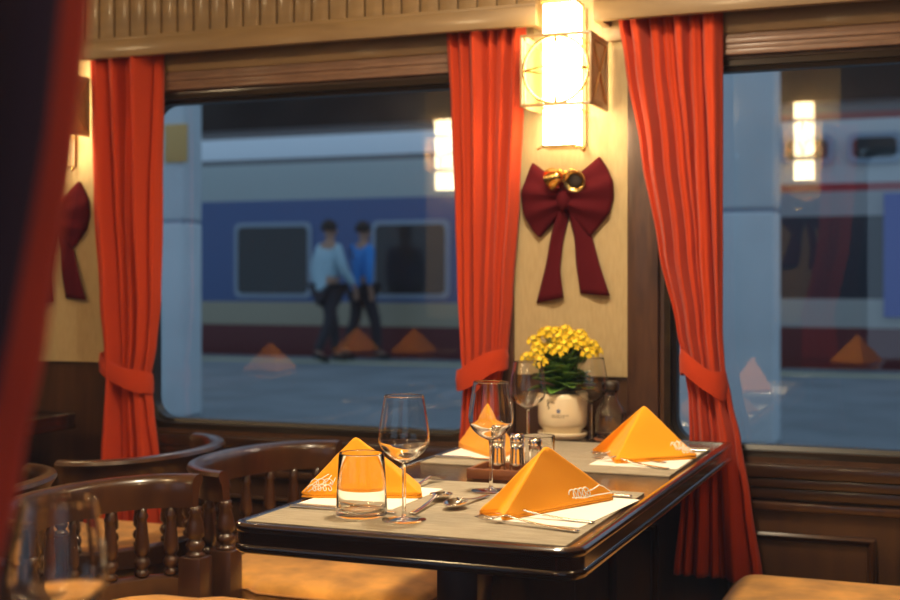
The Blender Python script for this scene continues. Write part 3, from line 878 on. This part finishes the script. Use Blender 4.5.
for (a, z), rr in (((-36, .104), .0022), ((-34, .098), .0026), ((-36, .091), .0028), ((-33, .085), .0022), ((-30, .101), .0018), ((-25, .100), .0020), ((-21, .098), .0018)):
    mo.add([on_pot(a + math.degrees(rr / .066) * math.cos(q), z + rr * math.sin(q)) for q in [2 * PI * i / 8 for i in range(8)]], [tuple(range(8))])
mo.tube([on_pot(-36 + 3 * math.sin(i * .5), .080 + .026 * i / 12, .0001) for i in range(13)], .0006, 5)
mo.build('sprig_motif', M['motif_dark'], pot)
mo = MB()
for z, a1 in ((.066, 12), (.061, 4)):
    for a0 in range(-26, a1, 5):
        mo.tube([on_pot(a0 + 3.6 * i / 4, z, .0002) for i in range(5)], .0008 + .0002 * (a0 % 2), 5)
mo.build('lettering_motif', M['motif_dark'], pot)
mo = MB()
for k in range(5):
    a, z = -10 + 2.9 * math.cos(2 * PI * k / 5 + 1.57), .077 + .0035 * math.sin(2 * PI * k / 5 + 1.57)
    mo.add([on_pot(a + 2.2 * math.cos(q), z + .0026 * math.sin(q)) for q in [2 * PI * i / 8 for i in range(8)]], [tuple(range(8))])
mo.build('blue_flower_motif', M['motif_blue'], pot)
def leaf_mb(p, d, L, w, up):
    d = d.normalized(); side = d.cross(Vector((0, 0, 1)))
    if side.length < .1: side = Vector((1, 0, 0))
    side.normalize(); rows = []
    for i in range(9):
        t = i / 8; ww = w * math.sin(PI * (.08 + .88 * t)) ** .8 * (1 + .08 * math.sin(14 * t))
        c = p + d * L * t + Vector((0, 0, up * t * t * L))
        rows.append([c + side * ww * s + Vector((0, 0, abs(s) * ww * .35)) for s in (-1, -.5, 0, .5, 1)])
    return MB().grid(rows)
for k in range(64):
    a = 2.4 * k + R.uniform(-.2, .2); hgt = .124 + .105 * (k / 64)
    el = R.uniform(.16, .6)
    d = Vector((math.cos(a), math.sin(a), el)); L = R.uniform(.055, .082) * (1.05 - .3 * k / 64)
    st = Vector((.014 * math.cos(a), .014 * math.sin(a), hgt))
    if st.y + d.y * L > .10: continue
    leaf_mb(st, d, L, R.uniform(.021, .030), R.uniform(-.3, .1)).build('leaf', M['leaf'], plant, 'all', solid=.0012)
cl = []
for k in range(30):
    a = k * 2.4; rr = .094 * math.sqrt((k + .5) / 30)
    x, y = rr * math.cos(a) * 1.04 - .006, rr * math.sin(a) * .85
    z = .302 - 8.0 * (rr ** 2) + R.uniform(-.022, .008)
    cl.append((x, min(y, .075), z))
for x, y, z in cl:
    MB().tube([(x * .15, y * .15, .13), (x * .55, y * .55, .13 + (z - .13) * .6), (x, y, z - .012)], .0018, 6).build('stem', M['leaf'], plant, 'all')
    mb = MB()
    nfl = 11
    for q in range(nfl):
        th = q * 2.399; ph = math.acos(1 - 1.15 * (q + .5) / nfl)
        nrm = Vector((math.sin(ph) * math.cos(th), math.sin(ph) * math.sin(th), math.cos(ph)))
        c = Vector((x, y, z - .014)) + nrm * .019
        u_ = nrm.orthogonal().normalized(); w_ = nrm.cross(u_)
        rot = R.uniform(0, 6)
        mb.tube([Vector((x, y, z - .014)), c], .0012, 4, 1)
        for p in range(4):
            a = rot + p * PI / 2; dr = u_ * math.cos(a) + w_ * math.sin(a); sd = nrm.cross(dr)
            mb.add([c, c + dr * .0045 + sd * .0038 + nrm * .0008, c + dr * .0098 + nrm * .0016, c + dr * .0045 - sd * .0038 + nrm * .0008, c - nrm * .0012 + dr * .004], [(0, 1, 2, 3), (0, 3, 4), (0, 4, 1), (1, 4, 2), (2, 4, 3)], 0)
    mb.build('flower_cluster', [M['petal'], M['bud']], plant)

# ------------------------------------------------------------------ chairs
def chair(label, loc, rz=0):
    root = thing('dining_chair', label, 'chair', loc, rz, None)     # faces local +X
    A, B = .185, .300
    def ell(a, dr=0, z=0): return (-(A + dr) * math.cos(a), (B + dr) * math.sin(a), z)
    N = 40
    angs = [-PI / 2 + PI * i / N for i in range(N + 1)]
    # curved top rail, flaring outward to a rolled top
    prof = [(-.012, .634), (-.012, .662), (-.013, .690), (-.008, .702), (.004, .7095), (.018, .711), (.029, .707), (.033, .698), (.027, .688), (.018, .676), (.014, .655), (.012, .634)]
    MB().loft([[ell(a, dr, z) for dr, z in prof] for a in angs]).build('top_rail', M['chair_wood'], root, True)
    prof = [(-.018, .425), (-.018, .470), (-.010, .476), (.010, .476), (.018, .470), (.018, .425)]
    MB().loft([[ell(a, dr, z) for dr, z in prof] for a in angs[1:-1]]).build('lower_rail', M['chair_wood'], root, True)
    sp = [(.013, .4755), (.017, .478), (.0175, .486), (.012, .490), (.011, .493), (.0165, .498), (.0195, .507), (.0165, .516), (.010, .521), (.012, .525), (.0180, .532), (.0178, .545), (.0145, .575), (.0115, .600), (.0105, .607), (.014, .612), (.0145, .618), (.0110, .624), (.0120, .636)]
    ns = 9
    for i in range(ns):
        a = -PI / 2 + PI * (i + 1) / (ns + 1)
        x, y, _ = ell(a)
        MB().lathe(sp, 16, (x, y, 0)).build('spindle', M['chair_wood'], root, 'all')
    for s in (-1, 1):
        p = MB().box(-.03, .03, s * B - .028, s * B + .028, .02, .520)
        p.build('post_block', M['chair_wood'], root, bevel=.004)
        MB().lathe([(.022, .5195), (.024, .524), (.018, .529), (.014, .533), (.021, .540), (.023, .548), (.018, .556), (.013, .560), (.022, .566), (.0225, .578), (.018, .600), (.013, .617), (.017, .622), (.013, .628), (.015, .636)], 18, (0, s * B, 0)).build('post_turning', M['chair_wood'], root, 'all')
        MB().box(.43, .47, s * .235 - .02, s * .235 + .02, .0, .332).build('leg', M['chair_wood'], root, bevel=.004)
    MB().box(-.18, -.14, -.02, .02, .0, .43).build('leg', M['chair_wood'], root, bevel=.004)
    MB().box(-.12, .48, -.262, .262, .33, .375).build('seat_frame', M['chair_wood'], root, bevel=.006)
    # cushion, domed, rounded corners
    def ring(off, z):
        raw = rrect(-.150 + off, .495 - off, -.297 + off, .297 - off, max(.02, .06 - off), 8)
        base = []
        for q in range(len(raw)):
            a, b = raw[q], raw[(q + 1) % len(raw)]
            m = 24 if q % 9 == 8 else 1
            base += [(a[0] + (b[0] - a[0]) * e / m, a[1] + (b[1] - a[1]) * e / m) for e in range(m)]
        out = []
        for x, y in base:
            t = min(1, max(0, (x - .035) / .05)); t = t * t * (3 - 2 * t)
            lim = .264 + .033 * t - off
            if x < 0: lim = min(lim, B * .93 * math.sqrt(max(0, 1 - (x / (A * .93)) ** 2)) - off)
            out.append((x, max(-lim, min(lim, y)), z))
        return out
    rows = [ring(.012, .376), ring(.002, .382), ring(0, .400), ring(.0, .416), ring(.006, .428), ring(.018, .437), ring(.05, .443), ring(.11, .447), ring(.19, .449)]
    cu = MB().loft(rows).build('cushion', M['cushion'], root, 'all')
    pr = [Vector(p) for p in ring(-.001, .419)]
    rings = []
    for i, p in enumerate(pr):
        t = (pr[(i + 1) % len(pr)] - pr[i - 1]).normalized(); n_ = Vector((t.y, -t.x, 0))
        rings.append([p + n_ * .0035 * math.cos(b) + Vector((0, 0, .0035 * math.sin(b))) for b in [2 * PI * k / 6 for k in range(6)]])
    MB().grid(rings, close_u=True, close_v=True).build('piping', M['piping'], cu, 'all')
    return root
YN, YF = 2.305, 3.085
ch = chair('wooden tub chair, nearest on the left, its spindle back behind the blurred wine glass', (-1.675, YN, 0))
dup(ch, (-1.65, 3.0, 0), None, 'wooden tub chair with amber seat tucked at the table\'s left side by the window')
dup(ch, (-2.14, 3.01, 0), PI, 'wooden tub chair back-to-back behind, its curved rail below the left curtain')
dup(ch, (-2.175, YN, 0), PI, 'wooden tub chair at far left whose rail curls beside the dark curtain')
dup(ch, (-.02, 2.99, 0), PI, 'amber-seated chair at the table\'s right side under the right window')
dup(ch, (-.035, YN, 0), PI, 'chair at bottom right corner showing only a dark rail')

# ------------------------------------------------------------------ outside: platform, train, pillars, walkers
PZ0 = .163
struct(MB().box(-40, 25, 4.1, 15.1, -1, PZ0).build('platform', M['platform']))
struct(MB().box(-40, 25, 14.0, 14.35, PZ0, PZ0 + .004).build('trim_line', M['platform_line'])).name = 'trim_90'
struct(MB().box(-60, 40, 3.7, 60, -1.2, -1.0).build('ground', M['dark_roof']))
def carriage(label, x0, x1, mat, wins, upper):
    cx = (x0 + x1) / 2; hw = (x1 - x0) / 2
    root = thing('train_carriage', label, 'train carriage', (cx, 15.4, 0), 0, None)
    prof = [(0.05, -.6), (.0, -.2), (0, 2.25), (.04, 2.6), (.10, 2.85), (.26, 3.12), (.7, 3.32), (1.45, 3.4), (2.2, 3.32), (2.64, 3.12), (2.8, 2.85), (2.9, 2.25), (2.9, -.6)]
    MB().loft([[(-hw, y, z) for y, z in prof], [(hw, y, z) for y, z in prof]]).build('body', mat, root, True)
    for a, b, z0, z1 in wins:
        f = MB().prism(rrect(a - cx, b - cx, z0, z1, .09, 5), -.02, .05).build('window_frame', M['train_trim'], root)
        MB().prism(rrect(a - cx + .06, b - cx - .06, z0 + .06, z1 - .06, .07, 5), -.03, .04).build('glass', M['train_glass'], f)
    return root
blue = band_mat('blue_carriage', [(0, (.02, .02, .02)), (.1, (.13, .02, .025)), (.56, (.40, .36, .26)), (.86, (.06, .12, .30)), (2.24, (.42, .48, .48)), (2.74, (.15, .16, .17)), (2.82, (.75, .82, .88)), (3.13, (.10, .09, .09))])
white = band_mat('white_carriage', [(0, (.02, .02, .02)), (.1, (.13, .02, .025)), (.62, (.42, .42, .40)), (.95, (.02, .022, .035)), (1.9, (.36, .36, .37)), (2.18, (.36, .02, .03)), (2.27, (.5, .52, .53)), (3.02, (.22, .04, .04)), (3.12, (.10, .09, .09))])
XW = lambda u, Y=15.4: at(u, 280, Y).x
ww = []
for u0, u1 in ((98, 175), (235, 312), (372, 450)): ww.append((XW(u0), XW(u1), .93, 1.95))
carriage('blue carriage with red lower band seen through the left window', -26, -4.3, blue, ww, False)
carriage('white carriage with thin red stripes seen through the right window', -3.9, 16, white, [(-1.95, -1.35, 2.5, 2.85), (-1.2, -.6, 2.5, 2.85), (-.45, .15, 2.5, 2.85), (-3.2, -2.2, .98, 1.8), (.2, 1.2, .98, 1.8)], True)
wc = bpy.data.objects['train_carriage.001']
MB().box(XW(884) - wc.location.x, XW(884) + .9 - wc.location.x, -.05, .05, .75, 2.15).build('door', M['door_blue'], wc)
tag(MB().box(-40, 25, 19.2, 19.6, -1, 5.4).box(-40, 25, 17.6, 19.6, 5.0, 5.4).build('station_building', M['dark_roof']), 'dark station building rising above the trains outside', 'building')
def pillar(label, x0, x1, y, sign=False):
    root = thing('platform_pillar', label, 'pillar', ((x0 + x1) / 2, y, PZ0)); w = (x1 - x0) / 2
    MB().box(-w, w, 0, .26, 0, 1.43).build('shaft', M['pillar'], root, bevel=.03, seg=3)
    MB().box(-w, w, 0, .26, 1.438, 4.6).build('shaft', M['pillar'], root, bevel=.03, seg=3)
    MB().box(-w + .01, w - .01, .01, .25, 1.4, 1.47).build('joint', M['train_trim'], root)
    if sign:
        a, b = at(166, 125, y), at(188, 162, y)
        MB().box(a.x - (x0 + x1) / 2, b.x - (x0 + x1) / 2, -.02, .002, b.z - PZ0, a.z - PZ0).build('notice_board', M['sign'], root, bevel=.004)
    return root
pillar('pale blue platform pillar with tan notice at the left edge of the left window', XW(203, 8.26) - .75, XW(203, 8.26), 8, True)
pillar('pale blue platform pillar behind the right-hand curtain, filling the right window\'s left side', XW(781, 8.26) - .75, XW(781, 8.26), 8)

def person(label, loc, rz, shirt, stride, arm_bend):
    root = thing('person', label, 'person', loc, rz)       # walks towards local +X
    def skin(name, joints, edges, mat, parent, sub=2, rootv=0):
        me = bpy.data.meshes.new(name); me.from_pydata([j[0] for j in joints], edges, [])
        o = bpy.data.objects.new(name, me); C.objects.link(o); o.parent = parent
        me.materials.append(mat)
        sk = o.modifiers.new('skin', 'SKIN'); sk.use_smooth_shade = True
        for i, j in enumerate(joints):
            d = me.skin_vertices[0].data[i]; d.radius = (j[1], j[2] if len(j) > 2 else j[1]); d.use_root = (i == rootv)
        s = o.modifiers.new('sub', 'SUBSURF'); s.levels = sub; s.render_levels = sub
        return o
    J = []; E = []
    def jn(p, r, r2=None, par=None):
        J.append((p, r, r2 or r)); i = len(J) - 1
        if par is not None: E.append((par, i))
        return i
    pel = jn((0, 0, .93), .115, .15)
    sp1 = jn((.01, 0, 1.12), .105, .14, pel); chest = jn((.02, 0, 1.32), .105, .165, sp1)
    nk = jn((.02, 0, 1.465), .052, .055, chest); hd0 = jn((.035, 0, 1.54), .062, .062, nk); hd1 = jn((.03, 0, 1.63), .092, .078, hd0); jn((.02, 0, 1.70), .062, .055, hd1)
    hands = []; legs = []
    for s in (-1, 1):
        sh = jn((.015, s * .17, 1.40), .058, .058, chest)
        f = -s * stride * .35
        el = jn((.01 + f * .5, s * .225, 1.14), .043, .043, sh)
        wr = jn((.05 + f + arm_bend * .12, s * .215, .90 + arm_bend * .10), .028, .028, el)
        pm = jn((.07 + f + arm_bend * .16, s * .21, .83 + arm_bend * .08), .030, .020, wr)
        for k in range(4):
            fx = -.026 + .017 * k; ln = (.055, .066, .063, .048)[k]
            a = jn((.075 + f + fx + arm_bend * .16, s * .207, .78 + arm_bend * .08), .0095, .0095, pm)
            b = jn((.085 + f + fx + arm_bend * .17, s * .200, .78 - ln + arm_bend * .08), .008, .008, a)
        a = jn((.10 + f + arm_bend * .17, s * .195, .81 + arm_bend * .08), .010, .010, pm); jn((.115 + f + arm_bend * .18, s * .185, .77 + arm_bend * .08), .0085, .0085, a)
        hp = jn((0, s * .09, .86), .088, .085, pel)
        g = s * stride
        kn = jn((.05 + g * .28, s * .095, .49), .060, .060, hp)
        an = jn((-.02 + g * .62, s * .095, .09 + (.04 if g < 0 else 0)), .040, .040, kn)
        jn((.10 + g * .62, s * .10, .035 + (.0 if g < 0 else 0)), .036, .042, an)
        legs.append((hp, kn, an)); hands.append(sh)
    body = skin('body', J, E, M['skin'], root)
    # clothes follow the same skeleton, a little larger
    def sub(ids, grow, name, mat, edges):
        mp = {v: i for i, v in enumerate(ids)}
        return skin(name, [(J[v][0], J[v][1] + grow, J[v][2] + grow) for v in ids], [(mp[a], mp[b]) for a, b in edges], mat, root)
    ids = [sp1, pel, chest] + [v for s in hands for v in (s, s + 1)]
    J[pel] = (J[pel][0], J[pel][1] + .02, J[pel][2] + .01)
    J.append(((.0, 0, .835), .125, .150)); hem = len(J) - 1
    ids = ids + [hem]
    sub(ids + [hands[0] + 2, hands[1] + 2], .018, 'shirt', shirt, [(sp1, pel), (pel, hem), (sp1, chest)] + [(chest, s) for s in hands] + [(s, s + 1) for s in hands] + [(s + 1, s + 2) for s in hands])
    ids = [pel] + [v for l in legs for v in l]
    sub(ids, .016, 'trousers', M['trousers'], [(pel, l[0]) for l in legs] + [(l[0], l[1]) for l in legs] + [(l[1], l[2]) for l in legs])
    for l in legs:
        a = Vector(J[l[2]][0]); t = Vector(J[l[2] + 1][0])
        MB().tube([a + Vector((-.05, 0, -.045)), a + Vector((.0, 0, -.035)), (a + t) / 2 + Vector((0, 0, -.015)), t + Vector((.02, 0, -.0)), t + Vector((.06, 0, -.005))], [.030, .046, .047, .044, .02], 12, flat=.8).build('shoe', M['shoe'], root, 'all')
    # hair cap, ears, nose, eyes
    hr = []
    for i in range(9):
        b = PI / 2 - i * PI / 2 / 8 * 1.15
        hr.append([(.018 + .104 * math.cos(b) * math.cos(a) - (.012 if math.cos(a) > .3 else 0), .092 * math.cos(b) * math.sin(a), 1.64 + .112 * math.sin(b) + (.03 if math.cos(a) > .5 and i > 4 else 0)) for a in [2 * PI * k / 20 for k in range(20)]])
    MB().grid(hr, close_u=True).build('hair', M['hair'], root, 'all', solid=.01)
    fc = MB()
    fc.lathe([(.001, -.02), (.012, -.012), (.009, .01), (.003, .028)], 10, (.128, 0, 1.60))
    for s in (-1, 1): fc.lathe([(.001, -.028), (.009, -.015), (.012, .01), (.001, .028)], 10, (.03, s * .084, 1.60))
    fc.build('nose_and_ears', M['skin'], root, 'all')
    ey = MB()
    for s in (-1, 1): ey.lathe([(.001, -.008), (.009, -.002), (.009, .002), (.001, .008)], 10, (.112, s * .032, 1.63))
    ey.box(.112, .122, -.022, .022, 1.556, 1.563)
    ey.build('eyes_and_mouth', M['hair'], root, 'all')
    return root
def foot(u, v): return on(u, v, PZ0)
person('person in pale blue top and dark trousers walking past the blue train', foot(328, 362), math.radians(62), M['shirt_light'], .34, .5)
person('person in bright blue jacket walking behind the pale blue one', foot(362, 360), math.radians(58), M['shirt_blue'], -.32, .3)

# ------------------------------------------------------------------ light
w = bpy.data.worlds.new('dusk'); scene.world = w; w.use_nodes = True
nt = w.node_tree; bg = nt.nodes['Background']
bg.inputs[0].default_value = (.44, .62, .82, 1); bg.inputs[1].default_value = .56

def area(name, loc, size, energy, col, rot=(0, 0, 0), sy=None):
    l = bpy.data.lights.new(name, 'AREA'); l.energy = energy; l.color = col; l.size = size
    if sy: l.shape = 'RECTANGLE'; l.size_y = sy
    o = bpy.data.objects.new(name, l); C.objects.link(o); o.location = loc; o.rotation_euler = rot
    return o
WARM = (1, .73, .40)
for x in (-3.2, -1.3, .6):
    l = bpy.data.lights.new('ceiling_lamp', 'POINT'); l.energy = 20; l.color = WARM; l.shadow_soft_size = .08
    o = bpy.data.objects.new('ceiling_lamp', l); C.objects.link(o); o.location = (x, 1.72, 2.12)
area('table_fill', (-.85, 2.45, CEIL - .03), .18, 25, (1, .82, .56))  # unseen overhead light, added to brighten the table and napkins

# ------------------------------------------------------------------ camera
cam = bpy.data.cameras.new('camera'); co = bpy.data.objects.new('camera', cam); C.objects.link(co)
co.location = (0, 0, EYE); co.rotation_euler = (PI / 2, 0, YAW)
cam.sensor_width = 36; cam.lens = F * 36 / 900; cam.shift_y = -20 / 900
cam.clip_start = .02
cam.dof.use_dof = True; cam.dof.focus_distance = 2.45; cam.dof.aperture_fstop = 3.4
scene.camera = co
vs = scene.view_settings
vs.view_transform = 'Standard'; vs.look = 'None'; vs.exposure = .35; vs.gamma = 1; vs.use_curve_mapping = False
cy = scene.cycles
cy.use_denoising = True
cy.max_bounces = 14; cy.transparent_max_bounces = 16; cy.transmission_bounces = 12
cy.sample_clamp_indirect = 25; cy.blur_glossy = .5
